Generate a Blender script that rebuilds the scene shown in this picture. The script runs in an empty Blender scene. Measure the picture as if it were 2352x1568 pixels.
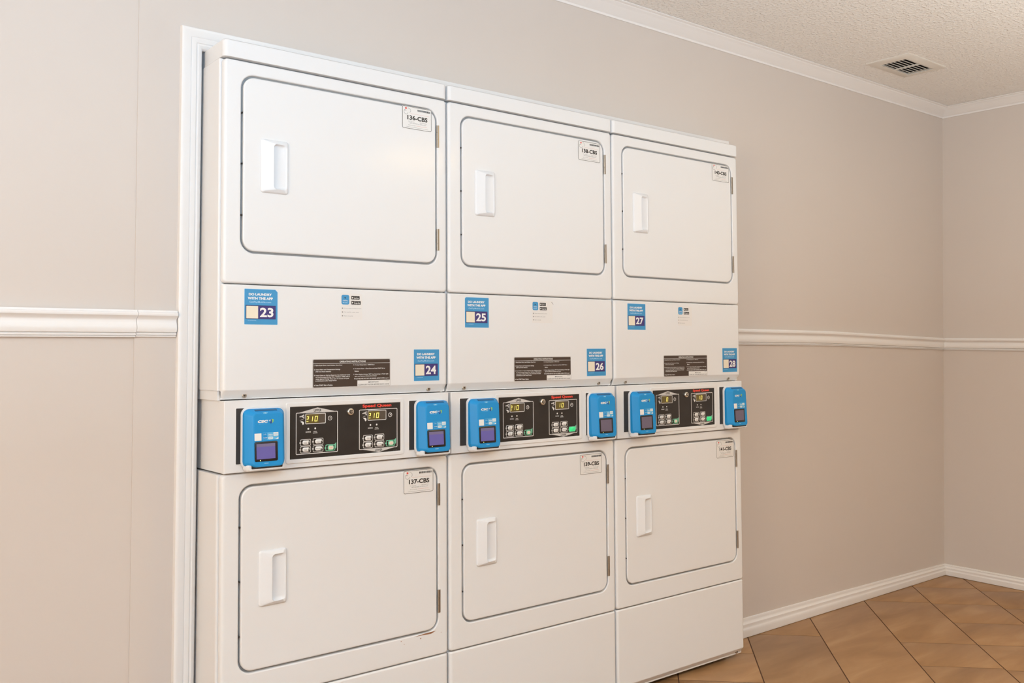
import bpy, bmesh, math, random
from mathutils import Vector, Matrix
random.seed(7)
scene = bpy.context.scene
COL = scene.collection

# ------------------------------------------------------------ camera
f_px, yaw, pitch, roll = 2153.04, -0.6949, 0.0284, 0.0025
cam_d = bpy.data.cameras.new('camera'); cam = bpy.data.objects.new('camera', cam_d); COL.objects.link(cam)
F = Vector((-math.sin(yaw)*math.cos(pitch), math.cos(yaw)*math.cos(pitch), math.sin(pitch)))
R = F.cross(Vector((0, 0, 1))).normalized(); U = R.cross(F)
cr, sr = math.cos(roll), math.sin(roll)
R2, U2 = cr*R + sr*U, -sr*R + cr*U
M = Matrix((R2, U2, -F)).transposed().to_4x4(); M.translation = Vector((-0.8724, -2.3452, 1.2237))
cam.matrix_world = M
cam_d.sensor_fit = 'HORIZONTAL'; cam_d.sensor_width = 36.0; cam_d.lens = 36.0*f_px/2352
cam_d.shift_x = -98.26/2352; cam_d.shift_y = -61.33/2352
cam_d.clip_start = 0.05; cam_d.clip_end = 50
scene.camera = cam

# ------------------------------------------------------------ world, exposure, large lights
world = bpy.data.worlds.new('world'); scene.world = world; world.use_nodes = True
world.node_tree.nodes['Background'].inputs[0].default_value = (0.9, 0.95, 1, 1)
world.node_tree.nodes['Background'].inputs[1].default_value = 0.3
vs = scene.view_settings
vs.view_transform = 'Standard'; vs.look = 'None'; vs.gamma = 1.0; vs.use_curve_mapping = False
vs.exposure = 0.0
def area(name, loc, size, power, color, rot=(0, 0, 0)):
    l = bpy.data.lights.new(name, 'AREA'); l.shape = 'RECTANGLE'; l.size, l.size_y = size
    l.energy = power; l.color = color
    o = bpy.data.objects.new(name, l); COL.objects.link(o); o.location = loc; o.rotation_euler = rot
    return o
ZC = 2.4701
# unseen fill lamp added at the left wall, and an added ceiling lamp
area('left_fill', (-2.95, -1.9, 1.5), (1.2, 1.4), 57, (1.0, 0.765, 0.52), (0, math.radians(-90), 0))
# (x, y, width, depth, watts, colour) of the added, unseen ceiling lamps
ADDED_FIXTURES = [(2.2, -2.6, 0.6, 0.6, 24, (1.0, 0.64, 0.20))]
for x, y, w, d, p, c in ADDED_FIXTURES:
    area('warm_fill', (x, y, ZC-0.035), (w-.08, d-.08), p, c)
# unseen fill lamps added to brighten the room by bounce off the ceiling
area('bounce_fill', (-0.9, -3.1, 1.5), (.35, .35), 126, (0.375, 0.69, 1.0), (math.radians(170), 0, 0))
area('bounce_fill', (0.9, -2.9, 1.3), (.35, .35), 24, (0.82, 0.93, 1.0), (math.radians(175), 0, 0))
area('bounce_fill', (2.4, -2.0, 1.2), (.35, .35), 22, (0.98, 1.0, 0.95), (math.radians(180), 0, 0))

# ------------------------------------------------------------ materials
def mat(name, col, rough=0.5, metal=0.0, bump=None, coat=0.0, emit=None, var=None, spec=None):
    m = bpy.data.materials.new(name); m.use_nodes = True; nt = m.node_tree; N = nt.nodes; L = nt.links
    b = N['Principled BSDF']
    b.inputs['Base Color'].default_value = (*col, 1); b.inputs['Roughness'].default_value = rough
    b.inputs['Metallic'].default_value = metal; b.inputs['Coat Weight'].default_value = coat
    b.inputs['Coat Roughness'].default_value = 0.12
    if spec is not None: b.inputs['Specular IOR Level'].default_value = spec
    if emit:
        b.inputs['Emission Color'].default_value = (*emit[0], 1); b.inputs['Emission Strength'].default_value = emit[1]
    tc = N.new('ShaderNodeTexCoord')
    if bump:
        sc, st, dist, det = bump
        n = N.new('ShaderNodeTexNoise'); n.inputs['Scale'].default_value = sc; n.inputs['Detail'].default_value = det
        L.new(tc.outputs['Object'], n.inputs['Vector'])
        bp = N.new('ShaderNodeBump'); bp.inputs['Strength'].default_value = st; bp.inputs['Distance'].default_value = dist
        L.new(n.outputs['Fac'], bp.inputs['Height']); L.new(bp.outputs['Normal'], b.inputs['Normal'])
    if var:
        sc, amt = var
        n = N.new('ShaderNodeTexNoise'); n.inputs['Scale'].default_value = sc; n.inputs['Detail'].default_value = 3
        L.new(tc.outputs['Object'], n.inputs['Vector'])
        r = N.new('ShaderNodeValToRGB')
        r.color_ramp.elements[0].position = .3; r.color_ramp.elements[1].position = .7
        r.color_ramp.elements[0].color = (*[c*(1-amt) for c in col], 1); r.color_ramp.elements[1].color = (*[min(1, c*(1+amt)) for c in col], 1)
        L.new(n.outputs['Fac'], r.inputs['Fac']); L.new(r.outputs['Color'], b.inputs['Base Color'])
    return m
def srgb(r, g, b):
    return tuple(((c/255+.055)/1.055)**2.4 if c > 10 else c/255/12.92 for c in (r, g, b))
MT = dict(
    wall=mat('wall_paint', (0.645, 0.580, 0.530), .62, bump=(55, .12, .002, 4), var=(1.3, .012)),
    trim=mat('trim_paint', (0.815, 0.795, 0.78), .38, bump=(30, .05, .002, 2)),
    enamel=mat('white_enamel', (0.79, 0.787, 0.787), .40, coat=.12, bump=(9, .02, .002, 1)),
    enamel2=mat('white_enamel_side', (0.78, 0.772, 0.765), .36, coat=.2),
    plastic=mat('white_plastic', (0.80, 0.81, 0.83), .35),
    dark=mat('dark_metal', (0.05, 0.045, 0.04), .6, metal=.3),
    steel=mat('steel', (0.42, 0.38, 0.33), .38, metal=.9),
    chrome=mat('chrome', (0.75, 0.72, 0.66), .22, metal=1),
    black=mat('black_overlay', (0.022, 0.019, 0.018), .34, var=(14, .2)),
    plate=mat('black_plate', (0.03, 0.03, 0.032), .35, bump=(40, .05, .001, 2)),
    blue=mat('blue_plastic', (0.012, 0.285, 0.66), .45, spec=.35),
    blue_dk=mat('blue_slot', (0.01, 0.12, 0.28), .5),
    blue_lt=mat('light_blue_print', (0.12, 0.48, 0.80), .5),
    sky=mat('sticker_blue', srgb(62, 148, 200), .45),
    navy=mat('sticker_navy', srgb(62, 50, 118), .45),
    navy_e=mat('sticker_navy_edge', srgb(30, 45, 100), .45),
    white=mat('print_white', (0.86, 0.85, 0.83), .5),
    pale=mat('print_pale_blue', srgb(175, 215, 240), .5),
    cream=mat('print_cream', srgb(236, 226, 205), .5),
    silver=mat('print_silver', (0.62, 0.60, 0.58), .45),
    grey=mat('print_grey', (0.28, 0.27, 0.26), .5),
    ink=mat('print_ink', (0.025, 0.022, 0.02), .5),
    brown=mat('label_brown', srgb(66, 52, 44), .4),
    tag=mat('tag_paper', (0.80, 0.785, 0.765), .4),
    app=mat('app_paper', (0.79, 0.765, 0.74), .4),
    red=mat('print_red', (0.80, 0.06, 0.04), .45, emit=((1, .1, .05), .12)),
    red2=mat('tag_red', srgb(225, 80, 70), .5),
    pink=mat('tag_pink', srgb(225, 170, 160), .5),
    green=mat('start_green', srgb(120, 200, 165), .45),
    green2=mat('start_green_lit', (0.03, 0.62, 0.22), .4, emit=((.05, .9, .3), .35)),
    logo_b=mat('logo_blue', srgb(25, 80, 160), .5), logo_g=mat('logo_green', srgb(150, 200, 90), .5),
    lcd=mat('display_glass', srgb(92, 78, 38), .25, emit=((.30, .24, .07), .10)),
    lcd2=mat('display_glass_dim', srgb(88, 78, 68), .25),
    seg=mat('display_digit', (0.9, 0.8, .15), .4, emit=((1.0, .86, .25), .6)),
    screen=mat('reader_screen', srgb(92, 84, 150), .22, emit=((.2, .18, .5), .18)),
    screen_t=mat('reader_screen_band', srgb(112, 104, 140), .22, emit=((.3, .26, .42), .10)),
    screen_g=mat('reader_screen_grey', srgb(100, 90, 108), .22, emit=((.25, .22, .3), .08)),
    led=mat('reader_led', (0.9, .9, .3), .4, emit=((.9, 1, .3), 1.0)),
    bezel=mat('reader_bezel', (0.012, 0.012, 0.014), .25),
    vent=mat('vent_enamel', (0.72, 0.68, 0.62), .4),
    duct=mat('vent_duct', (0.012, 0.008, 0.006), .8),
    fill_glow=mat('added_glow', (.9, .9, .9), .5, emit=((1, .97, .94), 1.2)),  # glow of the added ceiling fixture and the added window pane
    groove_shade=mat('door_gasket', (0.46, 0.445, 0.43), .7),  # shade in the groove round the door, put in as grey
    rust=mat('rust_mark', srgb(150, 105, 75), .7),
)
def ceiling_material():
    m = bpy.data.materials.new('popcorn_ceiling'); m.use_nodes = True; nt = m.node_tree; N = nt.nodes; L = nt.links
    b = N['Principled BSDF']; b.inputs['Base Color'].default_value = (0.87, 0.845, 0.81, 1); b.inputs['Roughness'].default_value = .36
    tc = N.new('ShaderNodeTexCoord')
    n = N.new('ShaderNodeTexNoise'); n.inputs['Scale'].default_value = 85; n.inputs['Detail'].default_value = 2; n.inputs['Roughness'].default_value = .5; n.inputs['Distortion'].default_value = .25
    v = N.new('ShaderNodeTexVoronoi'); v.inputs['Scale'].default_value = 95
    for q in (n, v): L.new(tc.outputs['Object'], q.inputs['Vector'])
    r = N.new('ShaderNodeMapRange'); r.inputs[1].default_value = .47; r.inputs[2].default_value = .72; r.interpolation_type = 'SMOOTHSTEP'
    L.new(n.outputs['Fac'], r.inputs[0])
    mul = N.new('ShaderNodeMath'); mul.operation = 'MULTIPLY_ADD'; mul.inputs[1].default_value = -.25
    L.new(v.outputs['Distance'], mul.inputs[0]); L.new(r.outputs[0], mul.inputs[2])
    bp = N.new('ShaderNodeBump'); bp.inputs['Strength'].default_value = .62; bp.inputs['Distance'].default_value = .005
    L.new(mul.outputs[0], bp.inputs['Height']); L.new(bp.outputs['Normal'], b.inputs['Normal'])
    return m
MT['ceiling'] = ceiling_material()
def tile_material():
    m = bpy.data.materials.new('brown_tile'); m.use_nodes = True; nt = m.node_tree; N = nt.nodes; L = nt.links
    b = N['Principled BSDF']; b.inputs['Roughness'].default_value = .42
    tc = N.new('ShaderNodeTexCoord'); g = N.new('ShaderNodeNewGeometry')
    off = N.new('ShaderNodeVectorMath'); off.operation = 'ADD'
    sc = N.new('ShaderNodeVectorMath'); sc.operation = 'SCALE'; sc.inputs[0].default_value = (7, 13, 3)
    L.new(g.outputs['Random Per Island'], sc.inputs['Scale'])
    mp = N.new('ShaderNodeMapping'); mp.inputs['Rotation'].default_value = (0, 0, math.radians(42)); mp.inputs['Scale'].default_value = (1.6, 5.5, 1)
    L.new(tc.outputs['Object'], mp.inputs['Vector']); L.new(mp.outputs[0], off.inputs[0]); L.new(sc.outputs[0], off.inputs[1])
    n = N.new('ShaderNodeTexNoise'); n.inputs['Scale'].default_value = 1.7; n.inputs['Detail'].default_value = 6; n.inputs['Roughness'].default_value = .55; n.inputs['Distortion'].default_value = .6
    L.new(off.outputs[0], n.inputs['Vector'])
    r = N.new('ShaderNodeValToRGB'); e = r.color_ramp.elements
    e[0].position = .28; e[0].color = (0.30, 0.158, 0.066, 1); e[1].position = .76; e[1].color = (0.48, 0.285, 0.142, 1)
    q = r.color_ramp.elements.new(.52); q.color = (0.385, 0.212, 0.094, 1)
    L.new(n.outputs['Fac'], r.inputs['Fac'])
    hsv = N.new('ShaderNodeHueSaturation'); mr = N.new('ShaderNodeMapRange'); mr.inputs[3].default_value = .93; mr.inputs[4].default_value = 1.07
    L.new(g.outputs['Random Per Island'], mr.inputs[0]); L.new(mr.outputs[0], hsv.inputs['Value']); L.new(r.outputs[0], hsv.inputs['Color'])
    L.new(hsv.outputs[0], b.inputs['Base Color'])
    bp = N.new('ShaderNodeBump'); bp.inputs['Strength'].default_value = .12; bp.inputs['Distance'].default_value = .004
    L.new(n.outputs['Fac'], bp.inputs['Height']); L.new(bp.outputs['Normal'], b.inputs['Normal'])
    return m
MT['tile'] = tile_material()
MT['grout'] = mat('grout', (0.085, 0.035, 0.014), .85)

# ------------------------------------------------------------ mesh builder
def rr(x0, x1, z0, z1, r=0.0, n=5):
    """rounded rectangle, counter-clockwise, constant vertex count"""
    r = max(min(r, (x1-x0)/2*.999, (z1-z0)/2*.999), 1e-6)
    out = []
    for cx, cz, a0 in ((x1-r, z0+r, -90), (x1-r, z1-r, 0), (x0+r, z1-r, 90), (x0+r, z0+r, 180)):
        for i in range(n+1):
            a = math.radians(a0 + 90*i/n); out.append((cx+r*math.cos(a), cz+r*math.sin(a)))
    return out
_text = {}
def text_mesh(s, bold):
    k = (s, bold)
    if k not in _text:
        cu = bpy.data.curves.new('t', 'FONT'); cu.body = s; cu.offset = bold; cu.resolution_u = 3
        o = bpy.data.objects.new('t', cu); COL.objects.link(o)
        me = o.to_mesh(); 
        V = [tuple(v.co) for v in me.vertices]; P = [tuple(p.vertices) for p in me.polygons]
        o.to_mesh_clear(); bpy.data.objects.remove(o); bpy.data.curves.remove(cu)
        _text[k] = (V, P)
    return _text[k]
class MB:
    def __init__(s): s.v = []; s.f = []; s.m = []; s.mats = []
    def mi(s, name):
        if name not in s.mats: s.mats.append(name)
        return s.mats.index(name)
    def face(s, idx, m): s.f.append(tuple(idx)); s.m.append(s.mi(m))
    def poly(s, pts, m):
        b = len(s.v); s.v += [tuple(p) for p in pts]; s.face(range(b, b+len(pts)), m)
    def loft(s, loops, m, cap0=False, cap1=False, closed=False):
        b = len(s.v); n = len(loops[0])
        for l in loops: s.v += [tuple(p) for p in l]
        k = len(loops)
        for i in range(k if closed else k-1):
            j = (i+1) % k
            for a in range(n):
                c = (a+1) % n
                s.face((b+i*n+a, b+i*n+c, b+j*n+c, b+j*n+a), m)
        if cap0: s.face(range(b, b+n), m)
        if cap1: s.face(range(b+(k-1)*n, b+k*n), m)
    def open_loft(s, rows, m):
        b = len(s.v); n = len(rows[0])
        for l in rows: s.v += [tuple(p) for p in l]
        for i in range(len(rows)-1):
            for a in range(n-1): s.face((b+i*n+a, b+i*n+a+1, b+(i+1)*n+a+1, b+(i+1)*n+a), m)
    def front(s, x0, x1, z0, z1, prof, m, r=0.0, cap0=True, cap1=True, n=5):
        """profile list of (inset, y) stacked from back to front on a rounded rectangle in XZ"""
        s.loft([[(x, y, z) for x, z in rr(x0+i, x1-i, z0+i, z1-i, max(r-i, 1e-5), n)] for i, y in prof], m, cap0, cap1)
    def plan(s, x0, x1, yb, lev, m, r=.008, n=4, flare=0):
        """levels (z, y_front, inset, r): rounded front corners in plan, stacked in z"""
        loops = []
        for z, yf, ins, q in lev:
            a, b_ = x0+ins, x1-ins; l = [(b_+flare, yb, z)]
            for i in range(n+1):
                t = math.radians(90*i/n); l.append((b_-q+q*math.cos(t), yf+q-q*math.sin(t), z))
            for i in range(n+1):
                t = math.radians(90+90*i/n); l.append((a+q+q*math.cos(t), yf+q-q*math.sin(t), z))
            l.append((a-flare, yb, z)); loops.append(l)
        s.loft(loops, m, True, True)
    def box(s, x0, x1, y0, y1, z0, z1, m, bev=0):
        i = bev
        if bev:
            s.loft([[(x, y, z) for x, z in rr(x0+a, x1-a, z0+a, z1-a, 1e-5, 1)] for a, y in ((i, y0), (0, y0+i), (0, y1-i), (i, y1))], m, True, True)
        else:
            s.loft([[(x, y, z) for x, z in ((x0, z0), (x1, z0), (x1, z1), (x0, z1))] for y in (y0, y1)], m, True, True)
    def flat(s, x0, x1, z0, z1, y, m, r=0.0): s.poly([(x, y, z) for x, z in rr(x0, x1, z0, z1, r, 4 if r else 1)], m)
    def ring(s, x0, x1, z0, z1, w, y, m, r=0.0):
        s.loft([[(x, y, z) for x, z in rr(x0+i, x1-i, z0+i, z1-i, max(r-i, 1e-5), 4)] for i in (0, w)], m)
    def disc(s, cx, cz, r, y, m, n=14): s.poly([(cx+r*math.cos(2*math.pi*i/n), y, cz+r*math.sin(2*math.pi*i/n)) for i in range(n)], m)
    def cyl(s, cx, cz, prof, m, n=20):
        s.loft([[(cx+r*math.cos(2*math.pi*i/n), y, cz+r*math.sin(2*math.pi*i/n)) for i in range(n)] for r, y in prof], m, True, True)
    def text(s, t, x0, z0, x1, z1, y, m, bold=0.0, keep=False, shear=0.0):
        """fit text into the box; keep=True keeps letter proportions at height z1-z0, left-aligned"""
        V, P = text_mesh(t, bold)
        ax0 = min(v[0] for v in V); ax1 = max(v[0] for v in V); az0 = min(v[1] for v in V); az1 = max(v[1] for v in V)
        sz = (z1-z0)/(az1-az0); sx = sz if keep else (x1-x0)/(ax1-ax0)
        b = len(s.v)
        s.v += [(x0+(v[0]-ax0)*sx + shear*(v[1]-az0)*sz, y, z0+(v[1]-az0)*sz) for v in V]
        for p in P: s.face([b+i for i in p], m)
    def mesh(s, name, weld=True):
        me = bpy.data.meshes.new(name); me.from_pydata(s.v, [], s.f)
        for q in s.mats: me.materials.append(MT[q])
        me.polygons.foreach_set('material_index', s.m)
        bm = bmesh.new(); bm.from_mesh(me)
        bmesh.ops.recalc_face_normals(bm, faces=bm.faces)
        bm.to_mesh(me); bm.free()
        me.shade_smooth(); me.set_sharp_from_angle(angle=math.radians(38))
        return me
    def build(s, name, parent=None, wn=True, **kw):
        return link(s.mesh(name), name, parent, wn)
def link(me, name, parent=None, wn=True):
    o = bpy.data.objects.new(name, me); COL.objects.link(o); o.parent = parent
    if wn:
        w = o.modifiers.new('weighted_normal', 'WEIGHTED_NORMAL'); w.keep_sharp = True
    return o
_cache = {}
def part(key, name, parent, fn, wn=True, label=None):
    if key not in _cache:
        mb = MB(); fn(mb); _cache[key] = mb.mesh(name)
    o = link(_cache[key], name, parent, wn)
    if label: o['label'] = label
    return o
def thing(name, label, cat, loc, group=None, rot=(0, 0, 0)):
    o = bpy.data.objects.new(name, None); COL.objects.link(o); o.location = loc; o.rotation_euler = rot
    o.empty_display_size = .1
    o['label'] = label; o['category'] = cat
    if group: o['group'] = group
    return o
def structure(o): o['kind'] = 'structure'; return o

# ------------------------------------------------------------ room shell
YW = 0.165; XL, XR0, XR1, YF = -3.0, 3.901, 3.925, -4.3
ZT = ZC
def xr(z): return XR0 + (XR1-XR0)*z/ZC
OX0, OX1, OZ = -0.0095, 2.097, 1.995          # the opening that holds the dryers
XB = -0.1688                                    # vertical crease in the wall left of the opening
YL = YW + 0.05                                 # far end of the bent wall part
mb = MB()
T = .12
mb.box(OX1, XR1+.15, YW, YW+T, 0, ZT, 'wall'); structure(mb.build('wall_back'))
mb = MB(); mb.box(OX0, OX1, YW, YW+T, OZ, ZT, 'wall'); structure(mb.build('wall_above_opening'))
mb = MB(); mb.box(XB, OX0, YW, YW+T, 0, ZT, 'wall'); structure(mb.build('wall_beside_opening'))
mb = MB()
mb.loft([[(XB, YW+.0035, z), (XL-.1, YL, z), (XL-.1, YL+T, z), (XB, YW+T, z)] for z in (0, ZT)], 'wall', True, True)
structure(mb.build('wall_back_left'))
mb = MB()                                      # recess behind the dryers
for n_, a in (('left', (OX0-.03, OX0, YW+T, 1.0, 0, ZT)), ('right', (OX1, OX1+.03, YW+T, 1.0, 0, ZT)), ('back', (OX0-.03, OX1+.03, 1.0, 1.03, 0, ZT))):
    mb = MB(); mb.box(*a, 'wall'); structure(mb.build('wall_recess_'+n_))
mb = MB()
mb.loft([[(xr(z), YW, z), (xr(z), YF, z), (xr(z)+.1, YF, z), (xr(z)+.1, YW, z)] for z in (0, ZT)], 'wall', True, True)
structure(mb.build('wall_right'))
mb = MB(); mb.box(XL-.1, XL, YF, YL+T, 0, ZT, 'wall'); structure(mb.build('wall_left'))
mb = MB(); mb.box(XL-.1, XR1+.1, YF-.1, YF, 0, ZT, 'wall'); structure(mb.build('wall_front'))
# ceiling with a hole for the vent
VX0, VX1, VY0, VY1 = 2.900, 3.153, -0.216, -0.070
mb = MB()
z0, z1 = ZC, ZC+.08
mb.box(XL-.1, VX0, YF-.1, 1.1, z0, z1, 'ceiling'); mb.box(VX1, XR1+.1, YF-.1, 1.1, z0, z1, 'ceiling')
mb.box(VX0, VX1, YF-.1, VY0, z0, z1, 'ceiling'); mb.box(VX0, VX1, VY1, 1.1, z0, z1, 'ceiling')
structure(mb.build('ceiling'))
# floor: tiles laid diagonally
mb = MB()
P = .4327; C0 = 2.1033
def st(s_, t_): return ((s_+t_)/2, (t_-s_)/2)     # s = x - y, t = x + y
special = {0: [.7, 1.2, 2.40, 3.4], 1: [.7, 1.25, 3.25], 2: [1.50, 1.94, 2.335, 3.19, 3.6], 3: [1.5, 1.91, 2.325, 2.746, 3.165, 3.58, 4.0], -1: [.7, 1.16, 1.61, 2.05, 2.5]}
special = {k: [t*1.0133+.0428 for t in v] for k, v in special.items()}
bm = bmesh.new()
for k in range(-20, 20):
    s0, s1 = C0+k*P, C0+(k+1)*P
    js = special.get(k)
    base = [(.3+.61*k) % P + P*i for i in range(-20, 20)]
    if js: js = [b for b in base if b < js[0]-.2] + js + [b for b in base if b > js[-1]+.2]
    else: js = base
    for a, b in zip(js, js[1:]):
        g, h, e = .0034, .0024, .0030
        lo = []
        for i, z in ((0, -.003), (0, -.0004), (e*.5, 0.0)):
            lo.append([(*st(s_, t_), z) for s_, t_ in ((s0+g+i, a+h+i), (s1-g-i, a+h+i), (s1-g-i, b-h-i), (s0+g+i, b-h-i))])
        mb.loft(lo, 'tile', False, True)
me = mb.mesh('floor'); bm.from_mesh(me)
for co, no in (((XL-.1, 0, 0), (-1, 0, 0)), ((XR1+.1, 0, 0), (1, 0, 0)), ((0, YF-.1, 0), (0, -1, 0)), ((0, 1.03, 0), (0, 1, 0))):
    bmesh.ops.bisect_plane(bm, geom=bm.verts[:]+bm.edges[:]+bm.faces[:], plane_co=co, plane_no=no, clear_outer=True)
bm.to_mesh(me); bm.free()
me.materials.append(MT['grout'])
bm = bmesh.new(); bm.from_mesh(me)
for zz in (-.0006,):
    vs_ = [bm.verts.new(p) for p in ((XL-.1, YF-.1, zz), (XR1+.1, YF-.1, zz), (XR1+.1, 1.03, zz), (XL-.1, 1.03, zz))]
    bm.faces.new(vs_).material_index = 1
bm.to_mesh(me); bm.free()
structure(link(me, 'floor', None, False))

# trims: profile (out, up) swept along a polyline of wall points; out = distance from the wall
def sweep(name, path, prof, kinds='trim', mb=None):
    """path: list of (point, out_dir) ; prof: list of (out, up)"""
    own = mb is None; mb = mb or MB()
    rows = [[(p[0]+d[0]*o, p[1]+d[1]*o, p[2]+u*sc) for o, u in prof] for p, d, sc in path]
    n = len(prof); b = len(mb.v)
    for r_ in rows: mb.v += r_
    for i in range(len(rows)-1):
        for a in range(n):
            c = (a+1) % n; mb.face((b+i*n+a, b+i*n+c, b+(i+1)*n+c, b+(i+1)*n+a), 'trim')
    mb.face(range(b, b+n), 'trim'); mb.face(range(b+(len(rows)-1)*n, b+len(rows)*n), 'trim')
    if own: return structure(mb.build(name))
rail = [(0, 0), (.007, 0), (.008, .003), (.0050, .0034), (.0050, .0044), (.010, .0052), (.0105, .009), (.0070, .0094), (.0070, .0106), (.013, .0125), (.0158, .020), (.0155, .027), (.0130, .035), (.0110, .041), (.0125, .0455), (.018, .050), (.0228, .0535), (.0240, .058), (.023, .061), (.0185, .0625), (.0175, .067), (0, .067)]
sweep('trim_1', [((-2.98, YL-.001, 1.2317), (0, -1), 1.033), ((XB, YW, 1.2317), (.12, -1), 1.033)], rail)
sweep('trim_2', [((XB+.0010, YW, 1.2330), (.12, -1), 1.013), ((-0.068, YW, 1.2327), (0, -1), 1.013)], rail)
sweep('trim_3', [((2.142, YW, 1.2124), (0, -1), .993), ((2.849, YW, 1.2074), (0, -1), .993), ((xr(1.17), YW, 1.1841), (-1, -1), .932), ((xr(1.17), -1.2, 1.1785), (-1, 0), .942), ((xr(1.17), YF, 1.1785), (-1, 0), .942)], rail)
crown = [(0, 0), (.006, 0), (.008, .004), (.008, .007), (.012, .009), (.018, .013), (.028, .020), (.040, .030), (.050, .036), (.054, .038), (.056, .041), (.062, .042), (.066, .0445), (.066, .0475), (0, .0475)]
cz = ZC-.0482
sweep('trim_4', [((-2.98, YL-.001, cz), (0, -1), 1), ((XB, YW, cz), (0, -1), 1), ((xr(2.4), YW, cz), (-1, -1), 1), ((xr(2.4), YF, cz), (-1, 0), 1)], crown)
base = [(0, 0), (.014, 0), (.015, .003), (.0155, .020), (.0155, .028), (.0130, .031), (.0112, .036), (.0125, .041), (.0125, .046), (.0075, .050), (.0055, .056), (.0070, .060), (.005, .066), (0, .067)]
sweep('baseboard_back', [((2.142, YW, .0018), (0, -1), 1.17), ((2.90, YW, .0018), (0, -1), 1.06), ((xr(0)-.0, YW, .0018), (-1, -1), .84)], base)
sweep('baseboard_right', [((xr(0), YW, .0018), (-1, -1), .84), ((xr(0), -1, .0018), (-1, 0), .95), ((xr(0), YF, .0018), (-1, 0), 1.0)], base)
sweep('baseboard_left', [((-2.98, YL-.001, .0018), (0, -1), 1.1), ((XB, YW, .0018), (0, -1), 1.1), ((-.068, YW, .0018), (0, -1), 1.1)], base)
# casing round the opening, mitred corners; profile (across from inner edge, out)
cas = [(0, 0), (0, .005), (.004, .0105), (.011, .0125), (.013, .0114), (.0155, .0114), (.0175, .0135), (.028, .0142), (.030, .0134), (.032, .0152), (.046, .0180), (.051, .0180), (.0545, .0155), (.0555, .012), (.0555, 0)]
mb = MB()
def cas_row(cx, cz_, dx, dz): return [(cx+dx*a*(1.015 if dx < 0 else .78), YW-o, cz_+dz*a) for a, o in cas]
rows = [cas_row(OX0, 0, -1, 0), cas_row(OX0, OZ, -1, 1), cas_row(OX1, OZ, 1, 1), cas_row(OX1, 0, 1, 0)]
b = len(mb.v); n = len(cas)
for r_ in rows: mb.v += r_
for i in range(3):
    for a in range(n):
        c = (a+1) % n; mb.face((b+i*n+a, b+i*n+c, b+(i+1)*n+c, b+(i+1)*n+a), 'trim')
mb.face(range(b, b+n), 'trim'); mb.face(range(b+3*n, b+4*n), 'trim')
structure(mb.build('trim_5'))

# ceiling vent
v = thing('ceiling_vent', 'small cream metal air vent with dark slots set in the textured ceiling', 'vent', (3.0262, -.1431, ZC))
vx, vy = 3.0262, -.1431
mb = MB()
def hz(x0, x1, y0, y1, z): return [(x-vx, y-vy, z) for x, y in ((x0, y0), (x1, y0), (x1, y1), (x0, y1))]
o0, i0 = (2.861, 3.1812, -.2464, -.0377), (2.9097, 3.1427, -.2059, -.0803)
mb.loft([hz(*o0, 0), hz(*o0, -.003), hz(o0[0]+.006, o0[1]-.006, o0[2]+.006, o0[3]-.006, -.007), hz(*i0, -.009), hz(*i0, .0)], 'vent')
mb.build('frame', v, False)
mb = MB()
mb.loft([hz(*i0, .001), hz(*i0, .06)], 'duct', False, True); mb.build('duct', v, False)
for k in range(7):
    y = i0[2] + .004 + k*.01925
    mb = MB(); pass
    sx0 = i0[0]+(.010 if k == 6 else 0)
    mb.loft([[(x-vx, y-vy+dy, z) for dy, z in ((-.0013, -.0088), (.0013, -.0090), (.0026, -.0055), (.0002, -.0055))] for x in (sx0, i0[1])], 'vent', True, True)
    mb.build('slat', v, False)
mb = MB(); mb.box(3.0232-vx, 3.0292-vx, i0[2]-vy, i0[3]-vy, -.0098, -.0035, 'vent'); mb.build('divider', v, False)
mb = MB(); mb.loft([[(2.935-vx+dx+a, -.0884-vy+dy, -.010-a*.1) for dx, dy in ((0, 0), (.003, 0), (.003, .004), (0, .004))] for a in (0, .02)], 'vent', True, True); mb.build('lever', v, False)

# ceiling fixture added out of view to warm the far side
for x, y, w, d, p, c in ADDED_FIXTURES:
    t = thing('added_ceiling_light', 'square warm ceiling fixture added out of view to warm the far side', 'ceiling light', (x, y, ZC))
    mb = MB(); w2, d2 = w/2, d/2
    def q4(i, z): return [(-w2+i, -d2+i, z), (w2-i, -d2+i, z), (w2-i, d2-i, z), (-w2+i, d2-i, z)]
    mb.loft([q4(0, 0), q4(0, -.03), q4(.03, -.034), q4(.03, -.004)], 'vent'); mb.build('frame', t, False)
    mb = MB(); mb.poly(q4(.03, -.02), 'fill_glow'); mb.build('diffuser', t, False)
# unseen window shape added for the left fill: white frame, glowing pane
mb = MB()
def wq(i, x): return [(x, y, z) for y, z in ((-2.65+i, .85+i), (-1.15-i, .85+i), (-1.15-i, 2.15-i), (-2.65+i, 2.15-i))]
mb.loft([wq(0, XL), wq(0, XL+.03), wq(.05, XL+.03), wq(.05, XL)], 'trim')
mb.poly(wq(.05, XL+.02), 'fill_glow'); structure(mb.build('added_window_1'))

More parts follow.
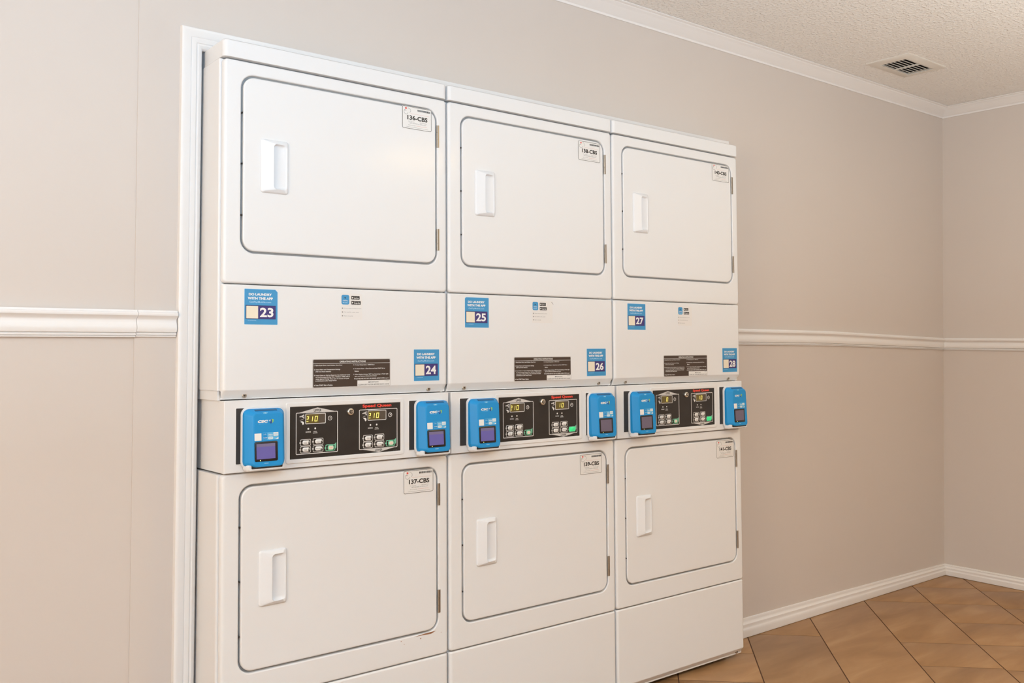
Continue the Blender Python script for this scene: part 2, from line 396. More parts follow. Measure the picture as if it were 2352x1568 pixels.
# ------------------------------------------------------------ dryers
W = 0.6826; LEAN = 0.0163; LIFT = 0.0161
E0 = .0025
def seven(mb, d, x, z, w, h, y, clip=None):
    segs = {'0': 'abcdef', '1': 'bc', '2': 'abged'}[d]; t = w*.20; sh = .12
    rect = {'a': (0, h-t, w, h), 'd': (0, 0, w, t), 'g': (0, h/2-t/2, w, h/2+t/2), 'b': (w-t, h/2, w, h-t*.5), 'c': (w-t, t*.5, w, h/2), 'f': (0, h/2, t, h-t*.5), 'e': (0, t*.5, t, h/2)}
    for s_ in segs:
        a, b_, c, e = rect[s_]
        if clip is not None:
            a = max(a, clip*w)
            if a >= c: continue
        mb.poly([(x+px+sh*pz, y, z+pz) for px, pz in ((a, b_), (c, b_), (c, e), (a, e))], 'seg')

def f_cabinet(m):
    for z0, z1 in ((1.0805, 1.9355), (.034, .868)):
        # side walls, rounded front edge; back
        for x0, x1 in ((.0008, .018), (W-.018, W-.0008)):
            m.plan(x0, x1, .70, [(z0, .0172, 0, .0042), (z1, .0172, 0, .0042)], 'enamel2')
        m.box(.018, W-.018, .690, .70, z0, z1, 'enamel2')
        m.box(.018, W-.018, .052, .060, z0, z1, 'dark')  # dark sheet added behind the panels to deepen the shade in the seams
    for x0, x1 in ((.003, .010), (W-.010, W-.003)): m.box(x0, x1, .0205, .70, 1.0555, 1.080, 'enamel2')
    m.box(.010, W-.010, .052, .69, 1.0552, 1.057, 'dark')
def f_foot(x, y, z0):
    return lambda m: m.loft([[(x+r*math.cos(i*math.pi/8), y+r*math.sin(i*math.pi/8), z) for i in range(16)] for r, z in ((.016, z0), (.019, z0+.002), (.019, z0+.006), (.007, z0+.008), (.007, .024))], 'dark', True, True)
def f_cap(m):
    m.plan(.0015, W-.0015, .70, [(1.9385, -.001, .001, .012), (1.9395, -.004, 0, .013), (1.978, -.004, 0, .013), (1.9825, -.0025, .0012, .012), (1.985, .0015, .004, .010)], 'enamel', n=6)
def ringpanel(m, z0, z1, dz0, dz1):
    x0, x1 = E0, W-E0; dx0, dx1, dr = .0480, .6465, .036
    def L(a, b_, c, d, r, y): return [(x, y, z) for x, z in rr(a, b_, c, d, r, 8)]
    lo = []
    for i, y in ((0, 0.0165), (0, .0095), (.0007, .0055), (.0028, .0022), (.006, .0006), (.010, 0)):
        lo.append(L(x0+i, x1-i, z0+i*.6, z1-i*.6, max(.011-i*.5, .004), y))
    for i, y in ((-.0040, 0), (-.0018, .0006), (-.0004, .0022), (0, .005), (0, .0150)):
        lo.append(L(dx0+i, dx1-i, dz0+i, dz1-i, dr-i, y))
    m.loft(lo, 'enamel')
    m.loft([L(dx0+i, dx1-i, dz0+i, dz1-i, dr-i, y) for i, y in ((-.001, .0148), (.016, .0155))], 'groove_shade')
DU = (1.4345, 1.9010); DL = (.3600, .8380)
def f_pu(m): ringpanel(m, 1.3545, 1.9355, *DU)
def f_pl(m): ringpanel(m, .2880, .8690, *DL)
def f_door(dz):
    def f(m):
        m.front(.0540, .6410, dz[0]+.0055, dz[1]-.0055, [(.002, .0145), (0, .0130), (0, .0036), (.0006, .0018), (.0022, .0004), (.0045, 0)], 'enamel', .031, n=8)
    return f
def f_handle(zc):
    x0, x1, z0, z1 = .1000, .1755, zc-.0705, zc+.0705
    def h(x):
        t = (x-x0)/(x1-x0)
        return .0035+.0095*math.sin(min(t/.42, 1)*math.pi/2) if t < .42 else .013-.0088*((t-.42)/.58)**1.3
    def f(m):
        lo = []
        for i, k in ((0, None), (0, .35), (.0012, .8), (.004, 1.0)):
            lo.append([(x, -.0 if k is None else -h(x)*k, z) for x, z in rr(x0+i, x1-i, z0+i, z1-i, .0065, 6)])
        bx0, bx1, bz0, bz1 = .1310, .1725, z0+.0095, z1-.0105
        for i, k in ((0, 1.0), (.001, .92)):
            lo.append([(x, -h(x)*k, z) for x, z in rr(bx0+i, bx1-i, bz0+i, bz1-i, .010, 6)])
        def fl(x): return -.0012 - .0016*((x-bx0)/(bx1-bx0))**2
        lo.append([(x, fl(x)-.002, z) for x, z in rr(bx0+.001, bx1-.0025, bz0+.004, bz1-.004, .009, 6)])
        lo.append([(x, fl(x), z) for x, z in rr(bx0+.002, bx1-.006, bz0+.010, bz1-.010, .008, 6)])
        m.loft(lo, 'plastic', True, True)
    return f
def f_hinge(z0, z1):
    def f(m):
        zs = [z0+(z1-z0)*k/3 for k in range(4)]
        for a, b_ in zip(zs, zs[1:]):
            m.loft([[(.6462+.0026*math.cos(t*math.pi/5), .0005+.0026*math.sin(t*math.pi/5), z) for t in range(10)] for z in (a+.0003, b_-.0003)], 'steel', True, True)
        m.box(.6490, .6525, -.0012, .0004, z0, z1, 'steel')
    return f
def f_tag(num, x0, z0):
    x1, z1 = x0+.0995, z0+.0655; Y = -.0004
    def f(m):
        m.flat(x0-.001, x1+.001, z0-.001, z1+.001, Y, 'tag', .005)
        m.ring(x0, x1, z0, z1, .0011, Y-.0002, 'ink', .0045)
        y = Y-.0003
        m.disc(x0+.0125, z1-.0065, .0030, y, 'red2')
        # double loop mark
        for cx, cz_, r, a0, a1, c in ((x0+.0125, z1-.0170, .0072, 100, 350, 'grey'), (x0+.0215, z1-.0120, .0072, -60, 110, 'grey')):
            pts = [math.radians(a0+(a1-a0)*i/14) for i in range(15)]
            for a, b_ in zip(pts, pts[1:]):
                m.poly([(cx+q*math.cos(t), y, cz_+q*math.sin(t)) for q, t in ((r, a), (r, b_), (r-.0009, b_), (r-.0009, a))], c)
        m.flat(x0+.0055, x0+.014, z1-.0135, z1-.0125, y, 'grey')
        rnd = random.Random(num); x = x0+.052
        while x < x0+.0955:
            w = rnd.choice((.0006, .0009, .0014)); m.flat(x, x+w, z1-.0108, z1-.0052, y, 'ink'); x += w+rnd.choice((.0005, .0008))
        m.flat(x0+.028, x0+.092, z1-.0205, z1-.0200, y, 'pink')
        m.text(num, x0+.0170, z0+.0265, x0+.0860, z0+.0400, y, 'ink', .035)
        m.text('For Service', x0+.021, z0+.0205, x0+.041, z0+.0228, y, 'grey', .005)
        m.text('Para Servicio', x0+.060, z0+.0205, x0+.083, z0+.0228, y, 'grey', .005)
        m.text('1-877-264-6622 or CSCsw.com', x0+.0245, z0+.0158, x0+.081, z0+.0185, y, 'grey', .006)
        m.text('Para su servicio', x0+.021, z0+.0098, x0+.045, z0+.0120, y, 'grey', .006)
        m.flat(x0+.047, x0+.084, z0+.0105, z0+.0112, y, 'pink'); m.flat(x0+.014, x0+.088, z0+.0050, z0+.0056, y, 'grey')
    return f
def f_lint(m):
    m.plan(E0, W-E0, 0.0165, [(1.0575, .0195, .0015, .010), (1.0590, .0170, .0003, .010), (1.0790, .0008, 0, .0105), (1.0830, 0, 0, .0105), (1.3480, 0, 0, .0105), (1.3505, .0008, .0006, .010), (1.3525, .0035, .0025, .008)], 'enamel', n=6)
def f_base(m):
    m.plan(E0, W-E0, 0.0165, [(.0015, .0220, .002, .010), (.0030, .0195, .0006, .010), (.0235, .0010, 0, .0105), (.0275, 0, 0, .0105), (.2800, 0, 0, .0105), (.2830, .0008, .0006, .010), (.2855, .0035, .0025, .008)], 'enamel', n=6)
def f_screw(x, z, y, dark=False):
    def f(m):
        m.cyl(x, z, [(.0062, y+.004), (.0062, y-.0012), (.0050, y-.0024)], 'steel'); m.cyl(x, z, [(.0026, y-.0023), (.0020, y-.0032)], 'dark', 8)
    return f
def f_pin(z):
    return lambda m: m.cyl(.0512, z, [(.0022, .017), (.0022, .003), (.0014, .0015)], 'dark', 10)
def f_number(num, x0, z0, sc=1.0, cut=None):
    w, h = .0885*sc, .0915*(1.0 if cut is None else 1.0)
    x1, z1 = x0+w, z0+.0915; y0 = -.0003
    sx = w/.0885
    def X(a): return x0+(a-.0591)*sx
    def Z(a): return z0+(a-1.2497)
    def f(m):
        c = .0065; pts = [(x0+.001, z0), (x1-.001, z0), (x1, z0+.001)]
        pts += [(x1, z1-c), (x1-c, z1)] if cut == 'r' else [(x1, z1-.001), (x1-.001, z1)]
        pts += [(x0+c*.6, z1), (x0, z1-c*.6)] if cut == 'l' else [(x0+.001, z1), (x0, z1-.001)]
        pts += [(x0, z0+.001)]
        cx, cz_ = (x0+x1)/2, (z0+z1)/2
        m.poly([(cx+(a-cx)*1.018, y0, cz_+(b_-cz_)*1.018) for a, b_ in pts], 'pale')
        y = y0-.0002; m.poly([(a, y, b_) for a, b_ in pts], 'sky')
        y -= .0002
        m.text('DO LAUNDRY', X(.0700), Z(1.3245), X(.1318), Z(1.3310), y, 'white', .045)
        m.text('WITH THE APP', X(.0672), Z(1.3140), X(.1350), Z(1.3208), y, 'white', .045)
        m.text('GetPayMobile.com', X(.0718), Z(1.3045), X(.1300), Z(1.3102), y, 'pale', .01)
        m.flat(X(.0618), X(.1427), Z(1.2636), Z(1.2993), y, 'navy_e'); y -= .0002
        m.flat(X(.0956), X(.1419), Z(1.2646), Z(1.2983), y, 'navy'); m.flat(X(.0636), X(.0950), Z(1.2650), Z(1.2975), y, 'cream')
        y -= .0002
        m.text(num, X(.0998), Z(1.2688), X(.1365), Z(1.2936), y, 'white', .03)
        m.text('csc serviceworks', X(.0675), Z(1.2588), X(.0900), Z(1.2608), y, 'pale', .01)
    return f
def f_app(x0, z1, wide, mark):
    y = -.0003
    def f(m):
        m.flat(x0-.002, x0+wide, z1-.0680, z1+.004, y, 'app', .001)
        q = y-.0002
        m.flat(x0, x0+.0235, z1-.0270, z1, q, 'sky', .005)
        m.poly([(x0+.008, q-.0002, z1-.0070), (x0+.0135, q-.0002, z1-.0070), (x0+.0110, q-.0002, z1-.0115)], 'ink')
        m.text('CSCPay', x0+.0040, z1-.0185, x0+.0195, z1-.0145, q-.0002, 'white', .02); m.text('Mobile', x0+.0040, z1-.0235, x0+.0190, z1-.0200, q-.0002, 'pale', .02)
        for zz, w, t1, t2 in ((z1-.0025, .0255, 'Download on the', 'App Store'), (z1-.0165, .0290, 'GET IT ON', 'Google Play')):
            a = x0+.0300; m.flat(a, a+w, zz-.0098, zz, q, 'ink', .0012)
            m.text(t1, a+.0078, zz-.0036, a+w-.004, zz-.0018, q-.0002, 'silver', 0)
            m.text(t2, a+.0078, zz-.0082, a+w-.0025, zz-.0046, q-.0002, 'white', .03)
        m.disc(x0+.0338, z1-.0074, .0022, q-.0002, 'white', 10)
        a = x0+.0318; zz = z1-.0165; m.poly([(a, q-.0002, zz-.0075), (a+.0048, q-.0002, zz-.0048), (a, q-.0002, zz-.0020)], 'white')
        for k, (t, w) in enumerate((('Know when laundry is done', .052), ('No need for coins, cards', .044), ('Earn rewards', .026))):
            zz = z1-.0375-k*.0104
            m.disc(x0+.0030, zz, .0020, q, 'grey', 10)
            m.text(t, x0+.0085, zz-.0014, x0+.0085+w, zz+.0014, q, 'grey', .008)
        if mark:
            a, b_ = x0+.079, z1+.001
            m.poly([(a, q, b_), (a+.0012, q, b_+.0006), (a+.0085, q, b_-.0075), (a+.0075, q, b_-.0078)], 'brown')
    return f
def f_instr(m):
    x0, x1, z0, z1 = .2490, .4840, 1.0815, 1.1565; y = -.0003
    m.flat(x0-.0022, x1+.0022, z0-.0022, z1+.0022, y, 'silver', .004); y -= .0002
    m.flat(x0, x1, z0, z1, y, 'brown', .003); y -= .0002
    m.flat(x0+.0003, x1-.0003, 1.1455, 1.1463, y, 'white')
    m.text('OPERATING INSTRUCTIONS', .3270, 1.1482, .4070, 1.1532, y, 'white', .02)
    h = .0030
    def ln(t, a, b_, z): m.text(t, a, z-.0006, b_, z+h, y, 'white', .022)
    ln('1. Open Dryer Door, Load Clothes, Close Door', .2515, .3355, 1.1395)
    ln('2. Select Fabric and Temperature Settings', .2515, .3285, 1.1280)
    ln('(Will Turn Power Selector)', .2560, .3010, 1.1225)
    ln('3. Insert Coins or Card as Required. See Additional Coins', .2515, .3585, 1.1125)
    ln('or Card Increases Drying Time. Will Show TIME while in', .2560, .3580, 1.1075)
    ln('when desired Drying Time, Last 10 minutes of Cycle', .2560, .3555, 1.1025)
    ln('is COOLdown (No Heat) Period', .2560, .3175, .0+1.0975)
    ln('4. Push START Pad or Button.', .2515, .3065, 1.0860)
    ln('5. To Stop Drying Cycle - OPEN Door', .3690, .4350, 1.1395)
    ln('6. To Restart Dryer - Close Door and Push START Pad or', .3690, .4690, 1.1290)
    ln('Button.', .3730, .3860, 1.1225)
    ln('7. When Display Indicates "00" Time Remaining or Finish Light', .3690, .4790, 1.1130)
    ln('goes out, Remove Clothes from Dryer', .3730, .4420, 1.1080)
    ln('IF CLOTHES ARE NOT DRY OR DESIRED, REPEAT STEPS 3 and 4', .3710, .4790, 1.1012)
    m.flat(.3808, x1, z0, 1.0978, y-.0001, 'silver', .001); m.flat(.3814, x1-.0006, z0+.0006, 1.0972, y-.0003, 'tag', .001)
    m.text('IMPORTANT:', .4150, 1.0903, .4480, 1.0942, y-.0005, 'ink', .005)
    m.text('514609', .4670, 1.0935, .4800, 1.0950, y-.0005, 'ink', .005)
    m.text('CLEAN LINT FILTER BEFORE EACH LOAD', .3835, 1.0838, .4810, 1.0876, y-.0005, 'ink', .008)
YC = -.0085                                         # front of the control console
def f_console(m):
    m.plan(.0045, W-.0045, .70, [(.8715, YC+.002, .0012, .0022), (.8728, YC, 0, .0026), (1.0532, YC, 0, .0026), (1.0550, YC+.002, .0012, .0022)], 'enamel', n=3, flare=.004)
    # raised surround of the key panel
    def L(i, y, r): return [(x, y, z) for x, z in rr(.1680+i, .5245-i, .8830+i, 1.0440-i, max(r-i, .001), 4)]
    m.loft([L(0, YC+.001, .006), L(0, YC-.0008, .006), L(.0015, YC-.0022, .006), L(.0095, YC-.0026, .006), L(.0112, YC-.0016, .006), L(.0116, YC-.0004, .006)], 'enamel')
def f_overlay(m):
    x0, x1, z0, z1 = .1796, .5130, .8946, 1.0324; Y = YC-.0006
    m.flat(x0, x1, z0, z1, Y, 'black', .001); y = Y-.0002
    for dx, up in ((0, True), (.1856, False)):
        a, b_, c, d = .1962+dx, .3175+dx, .9055, 1.0165
        m.ring(a, b_, c, d, .0017, y, 'white', .003)
        if up:
            m.poly([(a+.002, y-.0001, d-.0016), (b_-.002, y-.0001, d-.0016), ((a+b_)/2+.001, y-.0001, 1.0285)], 'silver')
            m.text('UPPER', .2470+dx, 1.0172, .2690+dx, 1.0242, y-.0003, 'ink', .02)
        else:
            m.poly([(a+.002, y-.0001, c+.0016), (b_-.002, y-.0001, c+.0016), ((a+b_)/2+.001, y-.0001, .8955)], 'silver')
            m.text('LOWER', .4310, .8984, .4545, .9046, y-.0003, 'ink', .02)
        # clock sign
        m.loft([[(.2943+dx+r*math.cos(t*math.pi/8), y, .9980+r*math.sin(t*math.pi/8)) for t in range(16)] for r in (.0062, .0048)], 'white')
        m.poly([(.2936+dx, y, .9960), (.2975+dx, y, .9982), (.2936+dx, y, 1.0010)], 'white')
        # funnel and hand signs
        m.poly([(.2060+dx, y, 1.0065), (.2130+dx, y, 1.0085), (.2195+dx, y, 1.0120), (.2205+dx, y, 1.0000), (.2175+dx, y, 1.0010), (.2130+dx, y, 1.0050), (.2065+dx, y, 1.0045)], 'silver')
        m.poly([(.2165+dx, y-.0001, 1.0060), (.2190+dx, y-.0001, 1.0085), (.2192+dx, y-.0001, 1.0030)], 'black')
        m.poly([(.2060+dx, y, .9945), (.2130+dx, y, .9985), (.2195+dx, y, .9995), (.2130+dx, y, .9970)], 'silver')
        m.poly([(.2095+dx, y, .9935), (.2150+dx, y, .9935), (.2190+dx, y, .9905), (.2190+dx, y, .9860), (.2160+dx, y, .9835), (.2140+dx, y, .9860), (.2135+dx, y, .9895), (.2100+dx, y, .9910)], 'white')
        m.disc(.2314+dx, .9725, .0025, y, 'white'); m.disc(.2512+dx, .9727, .0025, y, 'white')
        m.text('DRYING', .2240+dx, .9626, .2386+dx, .9655, y, 'white', .03)
        m.text('COOL', .2462+dx, .9632, .2562+dx, .9655, y, 'white', .03); m.text('DOWN', .2450+dx, .9592, .2574+dx, .9617, y, 'white', .03)
    m.text('Speed Queen', .3925, 1.0195, .4835, 1.0305, y-.0003, 'red', .035)
    m.text('512668', .4890, .8965, .5020, .8980, y, 'grey', 0)
def f_button(x0, z0, kind):
    x1, z1 = x0+.0315, z0+.0178; Y = YC-.0012
    def f(m):
        m.front(x0+.0015, x1, z0, z1, [(0, YC-.0007), (.0, YC-.0010), (.0006, Y)], 'silver', .003)
        m.front(x0+.0025, x1-.0015, z0+.0015, z1-.0015, [(0, Y), (0, Y-.0001)], 'black', .003)
        m.disc(x0+.0012, (z0+z1)/2, .0026, Y-.0003, 'silver', 10)
        m.front(x0+.0072, x1-.0035, z0+.0035, z1-.0032, [(0, Y), (.0, Y-.0010), (.0012, Y-.0018)], 'white', .0052)
        y = Y-.0020; zc = (z0+z1)/2
        if kind == 'dot':
            m.disc(x1-.0072, zc-.0022, .0020, y, 'ink', 10); m.text('DELICATE', x0+.0085, zc-.0010, x1-.0105, zc+.0016, y, 'grey', .01)
        else:
            m.poly([(x1-.0078, y, zc-.0042), (x1-.0050, y, zc-.0042), (x1-.0048, y, zc-.0015), (x1-.0058, y, zc+.0035 if kind == 'tall' else zc+.0018), (x1-.0070, y, zc+.0035 if kind == 'tall' else zc+.0018), (x1-.0080, y, zc-.0015)], 'ink')
            m.text('HIGH' if kind == 'tall' else 'LOW', x0+.0110, zc+.0002, x1-.0120, zc+.0020, y, 'grey', .01); m.text('TEMP', x0+.0110, zc-.0028, x1-.0120, zc-.0010, y, 'grey', .01)
    return f
def f_start(x0, z0, lit):
    x1, z1 = x0+.0345, z0+.0195; Y = YC-.0012
    def f(m):
        m.front(x0+.002, x1-.0045, z0+.001, z1-.001, [(0, YC-.0007), (0, YC-.0010), (.0006, Y)], 'green', .003)
        m.poly([(x1-.006, YC-.0009, z0+.004), (x1-.0008, YC-.0009, z0+.009), (x1-.0008, YC-.0009, z1+.004), (x1-.006, YC-.0009, z1-.001)], 'green')
        m.flat(x0+.0030, x1-.0060, z0+.0028, z1-.0028, Y-.0002, 'green2' if lit else 'black', .003)
        m.disc(x0+.0015, (z0+z1)/2, .0026, Y-.0003, 'green', 10)
        m.front(x0+.0080, x1-.0082, z0+.0030, z1-.0030, [(0, Y-.0002), (0, Y-.0012), (.0012, Y-.0020)], 'green2' if lit else 'green', .0055)
        if not lit: m.front(x0+.0105, x1-.0105, z0+.0050, z1-.0050, [(0, Y-.0020), (.0004, Y-.0024)], 'cream', .004)
        m.text('START', x0+.0125, z0+.0085, x1-.0125, z0+.0110, Y-.0026, 'green' if lit else 'pink', .01)
    return f
def f_lcd(x0, digits):
    x1, z0, z1 = x0+.0585, .9850, 1.0128; y = YC-.0008
    def f(m):
        m.ring(x0, x1, z0, z1, .0015, y-.0003, 'white', .0025)
        m.flat(x0+.0013, x1-.0013, z0+.0013, z1-.0013, y, 'lcd', .001); m.flat(x1-.020, x1-.0013, z0+.0013, z1-.0013, y-.0001, 'lcd2')
        y2 = y-.0004; zz = z0+.0065; h = .0142; w = .0084
        if '2' in digits: seven(m, '2', x0+.0030-.0030, zz, w, h, y2, .34)
        if '1' in digits: seven(m, '1', x0+.0190-w+.0012, zz, w, h, y2)
        seven(m, '0', x0+.0258, zz, w, h, y2)
    return f
def f_lock(m):
    m.cyl(.3545, 1.0125, [(.0105, YC), (.0105, YC-.0025), (.0095, YC-.006), (.0075, YC-.0075)], 'chrome'); m.cyl(.3545, 1.0125, [(.0052, YC-.0074), (.0052, YC-.0082)], 'dark')
    m.cyl(.3545, 1.0125, [(.0034, YC-.0080), (.0030, YC-.0092)], 'chrome', 12); m.box(.3539, .3551, YC-.0097, YC-.0090, 1.0100, 1.0150, 'dark')
def f_slotplate(x0, x1):
    def f(m):
        m.front(x0-.0012, x1+.0012, .8925, 1.0362, [(0, YC+.001), (0, YC-.0012), (.0005, YC-.0018)], 'enamel', .003)
        m.front(x0, x1, .8937, 1.0350, [(0, YC-.0015), (0, YC-.0020)], 'plate', .002)
    return f
def f_rust(m):
    y = -.00015
    for x, z, s_ in ((.585, .3475, .0020), (.530, .3425, .0011), (.655, .3520, .0010), (.52, .3520, .0013)):
        m.disc(x, z, s_, y, 'rust', 7)
    m.poly([(.560, y, .3560), (.600, y, .3590), (.638, y, .3600), (.620, y, .3540), (.590, y, .3555)], 'rust')

GROUP = 'white stacked tumble dryers in the wall opening'
DR = [('leftmost white stacked tumble dryer, number stickers 23 and 24, beside the door casing', '136-CBS', '137-CBS', '23', '24', ('210', '210'), (0, 0)),
      ('middle white stacked tumble dryer of the three, number stickers 25 and 26', '138-CBS', '139-CBS', '25', '26', ('210', '10'), (0, 1)),
      ('rightmost white stacked tumble dryer, number stickers 27 and 28, beside the bare wall', '140-CBS', '141-CBS', '27', '28', ('0', '10'), (0, 1))]
for k, (lab, t1, t2, n1, n2, dig, lit) in enumerate(DR):
    D = thing('stacked_tumble_dryer', lab, 'dryer', (k*W, 0, LIFT), GROUP, (-LEAN, 0, 0))
    cb = part('cab', 'cabinet', D, f_cabinet)
    if k == 0: cb.location.x = -.0050
    for i, (fx, fy) in enumerate(((.06, .07), (W-.06, .07), (.06, .63), (W-.06, .63))): part('foot%d' % i, 'foot', D, f_foot(fx, fy, -LIFT+.0163*fy+.0004))
    cp = part('cap', 'top_cover', D, f_cap)
    if k == 0: cp.location.x = -.0020
    pu = part('pu', 'upper_front_panel', D, f_pu); pl = part('pl', 'lower_front_panel', D, f_pl)
    for z in (1.800, 1.667, 1.533): part('pin%g' % z, 'screw', pu, f_pin(z))
    for z in (.731, .594, .456): part('pin%g' % z, 'screw', pl, f_pin(z))
    if k == 0: part('rust', 'rust_stain', pl, f_rust, False)
    for key, dz, zc, hz_, tag, tx, tz in (('u', DU, 1.667, ((1.788, 1.855), (1.478, 1.543)), t1, (.5258, .5265, .5290)[k], (1.8310, 1.8235, 1.8300)[k]),
                                        ('l', DL, .5945, ((.723, .788), (.410, .477)), t2, (.5290, .5215, .5320)[k], (.7675, .7630, .7640)[k])):
        d = part('door'+key, 'door', D, f_door(dz))
        part('hand'+key, 'handle', d, f_handle(zc))
        for a, b_ in hz_: part('hg%g' % a, 'hinge', d, f_hinge(a, b_), True, 'narrow steel hinge')
        part('tag'+tag, 'asset_tag', d, f_tag(tag, tx, tz), False, 'small framed asset tag reading ' + tag)
    lp = part('lint', 'access_panel', D, f_lint)
    for x in (.0640, .6200): part('sc%g' % x, 'screw', lp, f_screw(x, 1.0665, .0105), True, 'round steel screw')
    part('num'+n1, 'number_sticker', lp, f_number(n1, (.0591, .0615, .0680)[k], 1.2500, 1.0, ('r', 'l', None)[k]), False, 'blue sticker with the number ' + n1)
    part('num'+n2, 'number_sticker', lp, f_number(n2, (.5640, .5570, .5750)[k], 1.0915, .975), False, 'blue sticker with the number ' + n2)
    part('app%d' % k, 'app_sticker', lp, f_app((.3325, .3240, .3285)[k], 1.3355, (.064, .084, .074)[k], k == 1), False, 'small pale sticker with app badges')
    part('instr', 'instruction_label', lp, f_instr, False, 'dark brown operating instructions label')
    bp_ = part('base', 'base_panel', D, f_base)
    part('bs', 'screw', bp_, f_screw(.645, .0125, .0105))
    co = part('console', 'control_console', D, f_console)
    part('overlay', 'control_overlay', co, f_overlay, False, 'black printed control overlay')
    part('lock', 'key_lock', co, f_lock, True, 'round chrome key lock')
    part('slL', 'blanking_plate', co, f_slotplate(.0348, .1505), True, 'black blanking plate'); part('slR', 'blanking_plate', co, f_slotplate(.5412, .6480), True, 'black blanking plate')
    for q, dx in enumerate((0, .1856)):
        part('lcd%d%s' % (q, dig[q]), 'digital_display', co, f_lcd(.2229+dx, dig[q]), False, 'small display with yellow digits')
        for i, (bx, bz, kind) in enumerate(((.2072, .9275, 'tall'), (.2433, .9285, 'short'), (.2072, .9090, 'tall'), (.2433, .9095, 'dot'))):
            part('bt%d%d' % (q, i), 'button', co, f_button(bx+dx, bz, kind), False)
        part('st%d%d' % (q, lit[q]), 'start_button', co, f_start(.2792+dx, .9084, lit[q]), False, 'green start button')

# ------------------------------------------------------------ payment readers
RW, RH = .1080, .1500        # local origin: back, left, bottom corner of the body
def f_rbody(m):
    lo = []
    def s_(i0, i1, j0, j1, y, r, wedge):
        out = []
        for x, z in rr(i0, RW-i1, j0, RH-j1, r, 4):
            out.append((x, y-wedge*(1-z/RH), z))
        lo.append(out)
    s_(0, 0, -.001, .002, -.0030, .016, .003); s_(0, 0, -.001, .002, -.0120, .016, .006); s_(.0015, .003, -.0005, .004, -.0150, .016, .0065)
    s_(.0150, .010, .0012, .0105, -.0300, .012, .008); s_(.0180, .0125, .0028, .0125, -.0320, .010, .008); s_(.0215, .016, .0055, .0150, -.0325, .008, .008)
    m.loft(lo, 'blue', True, True)
def ry(z): return -.0325-.008*(1-z/RH)
def f_rback(m):
    m.front(-.0025, RW+.0015, -.0035, RH+.0015, [(0, -.0002), (0, -.0050), (.0012, -.0070), (.003, -.0075)], 'plastic', .017)
    m.front(.004, RW-.003, -.0105, .010, [(0, -.0010), (0, -.022), (.0040, -.0315)], 'plastic', .008)
def f_rshadow(m): m.front(.014, RW-.012, -.0028, .008, [(0, -.020), (0, -.0325), (.001, -.0335)], 'bezel', .002)  # dark strip standing in for shade below the housing
def tilt(m, b, dx=-.0028): # lay flat graphics on the wedge-shaped face
    for i in range(b, len(m.v)):
        x, y, z = m.v[i]; m.v[i] = (x+dx, y+ry(z), z)
def f_rscreen(m, a='screen', t='screen_t'):
    x0, x1, z0, z1 = .0190, .0800, .0155, .0655
    b = len(m.v)
    m.front(x0, x1, z0, z1, [(0, .0015), (0, -.0010), (.0015, -.0018)], 'bezel', .004)
    m.flat(x0+.0045, x1-.0070, z0+.0062, z1-.0052, -.0021, a); m.flat(x0+.0045, x1-.0070, z1-.0130, z1-.0052, -.0023, t)
    m.disc(x0+.0140, z0+.0030, .0012, -.0022, 'led', 10)
    tilt(m, b, 0)
def f_rlogo(m):
    b = len(m.v)
    m.text('CSC', .0305, .1130, .0570, .1196, -.0004, 'white', .06, False, .25)
    m.flat(.034, .056, .1095, .1101, -.0003, 'blue_lt')
    m.poly([(.0600, -.0004, .1185), (.0675, -.0004, .1218), (.0690, -.0004, .1120), (.0655, -.0004, .1095), (.0630, -.0004, .1125)], 'logo_b')
    m.poly([(.0675, -.0005, .1218), (.0735, -.0005, .1205), (.0725, -.0005, .1140), (.0690, -.0005, .1110), (.0700, -.0005, .1165)], 'logo_g')
    m.poly([(.0600, -.0005, .1185), (.0660, -.0005, .1205), (.0640, -.0005, .1145)], 'pale')
    tilt(m, b)
def f_rpay(m):
    b = len(m.v); y = -.0004
    m.flat(.0222, .0405, .0680, .0865, y, 'white', .0005)                 # plain white square
    m.flat(.0440, .0860, .0690, .0878, y, 'blue_lt', .001)
    m.flat(.0448, .0560, .0698, .0870, y-.0001, 'blue', .001)
    m.text('VISA', .0580, .0798, .0705, .0830, y-.0003, 'white', .03); m.flat(.0722, .0852, .0785, .0872, y-.0003, 'white'); m.flat(.0735, .0840, .0812, .0842, y-.0005, 'pale')
    m.flat(.0580, .0710, .0702, .0768, y-.0003, 'white', .003); m.flat(.0592, .0698, .0722, .0748, y-.0005, 'pale')
    m.poly([(.0760, y-.0003, .0702), (.0850, y-.0003, .0702), (.0855, y-.0003, .0745)], 'white')
    m.text('nfc', .0462, .0815, .0540, .0850, y-.0003, 'pale', 0); m.text('Contactless', .0455, .0738, .0556, .0758, y-.0003, 'white', .02)
    tilt(m, b)
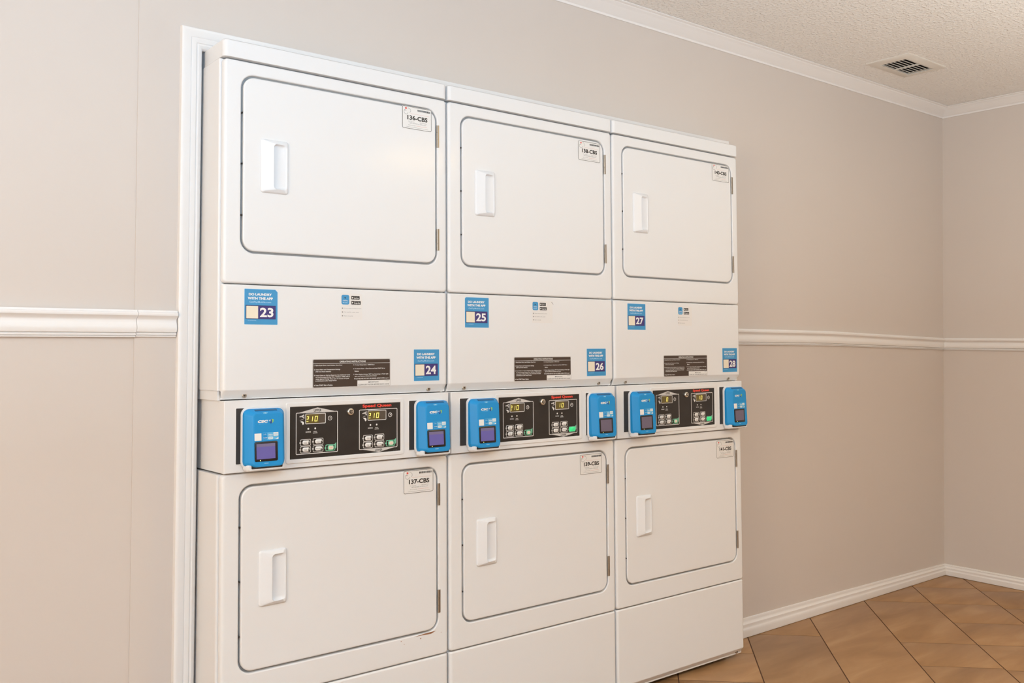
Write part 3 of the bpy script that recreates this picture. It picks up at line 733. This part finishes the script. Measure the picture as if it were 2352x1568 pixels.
def f_rmark(m):
    b = len(m.v)
    m.poly([(.0440, -.0003, .1395), (.0590, -.0003, .1395), (.0560, -.0003, .1355), (.0470, -.0003, .1355)], 'blue_lt')
    m.poly([(.0485, -.0005, .1388), (.0545, -.0005, .1388), (.0515, -.0005, .1362)], 'pale')
    tilt(m, b)
def f_rmark2(m):
    b = len(m.v)
    m.poly([(.0460, -.0003, .0112), (.0590, -.0003, .0112), (.0570, -.0003, .0098), (.0480, -.0003, .0098)], 'pale')
    tilt(m, b)
def f_rslot(m):
    # card slot cut in the sloping top
    m.loft([[(x, y, z) for x, y, z in ((.026, -.0180-dy, RH-.0045+dz), (.084, -.0180-dy, RH-.0045+dz), (.084, -.0245-dy, RH-.0072+dz), (.026, -.0245-dy, RH-.0072+dz))] for dy, dz in ((0, -.002), (.0003, .0009))], 'blue_dk', True, True)
RD = [(0, .0488, 0, 'blue card reader at the left end of the left dryer console, first of the row'),
      (0, .5600, 0, 'blue card reader at the right end of the left dryer console, below sticker 24'),
      (1, .0590, 0, 'blue card reader at the left end of the middle dryer console, left of its keypads'),
      (1, .5480, 0, 'blue card reader at the right end of the middle dryer console, below sticker 26'),
      (2, .0580, 0, 'blue card reader at the left end of the right dryer console, left of its keypads'),
      (2, .5620, 0, 'rightmost blue card reader, sticking out past the edge of the right dryer')]
ZR = .8850
for n_, (k, x, _, lab) in enumerate(RD):
    y0 = YC-.0022
    loc = (k*W+x, y0*math.cos(LEAN)+ZR*math.sin(LEAN), LIFT+ZR*math.cos(LEAN)-y0*math.sin(LEAN))
    t = thing('card_reader', lab, 'card reader', loc, 'blue card readers on the dryer consoles', (-LEAN, 0, 0))
    part('rback', 'back_plate', t, f_rback, True, 'white plastic back plate')
    bd = part('rbody', 'housing', t, f_rbody)
    part('rscreen%d' % (n_ > 2), 'screen', bd, f_rscreen if n_ <= 2 else (lambda m: f_rscreen(m, 'screen_g', 'screen_g')), False); part('rlogo', 'logo', bd, f_rlogo, False); part('rpay', 'payment_sticker', bd, f_rpay, False)
    part('rmark', 'top_mark', bd, f_rmark, False); part('rmark2', 'bottom_mark', bd, f_rmark2, False); part('rslot', 'card_slot', bd, f_rslot, False)
    part('rshadow', 'bottom_shade', t, f_rshadow, False, 'black strip for the shade under the housing')
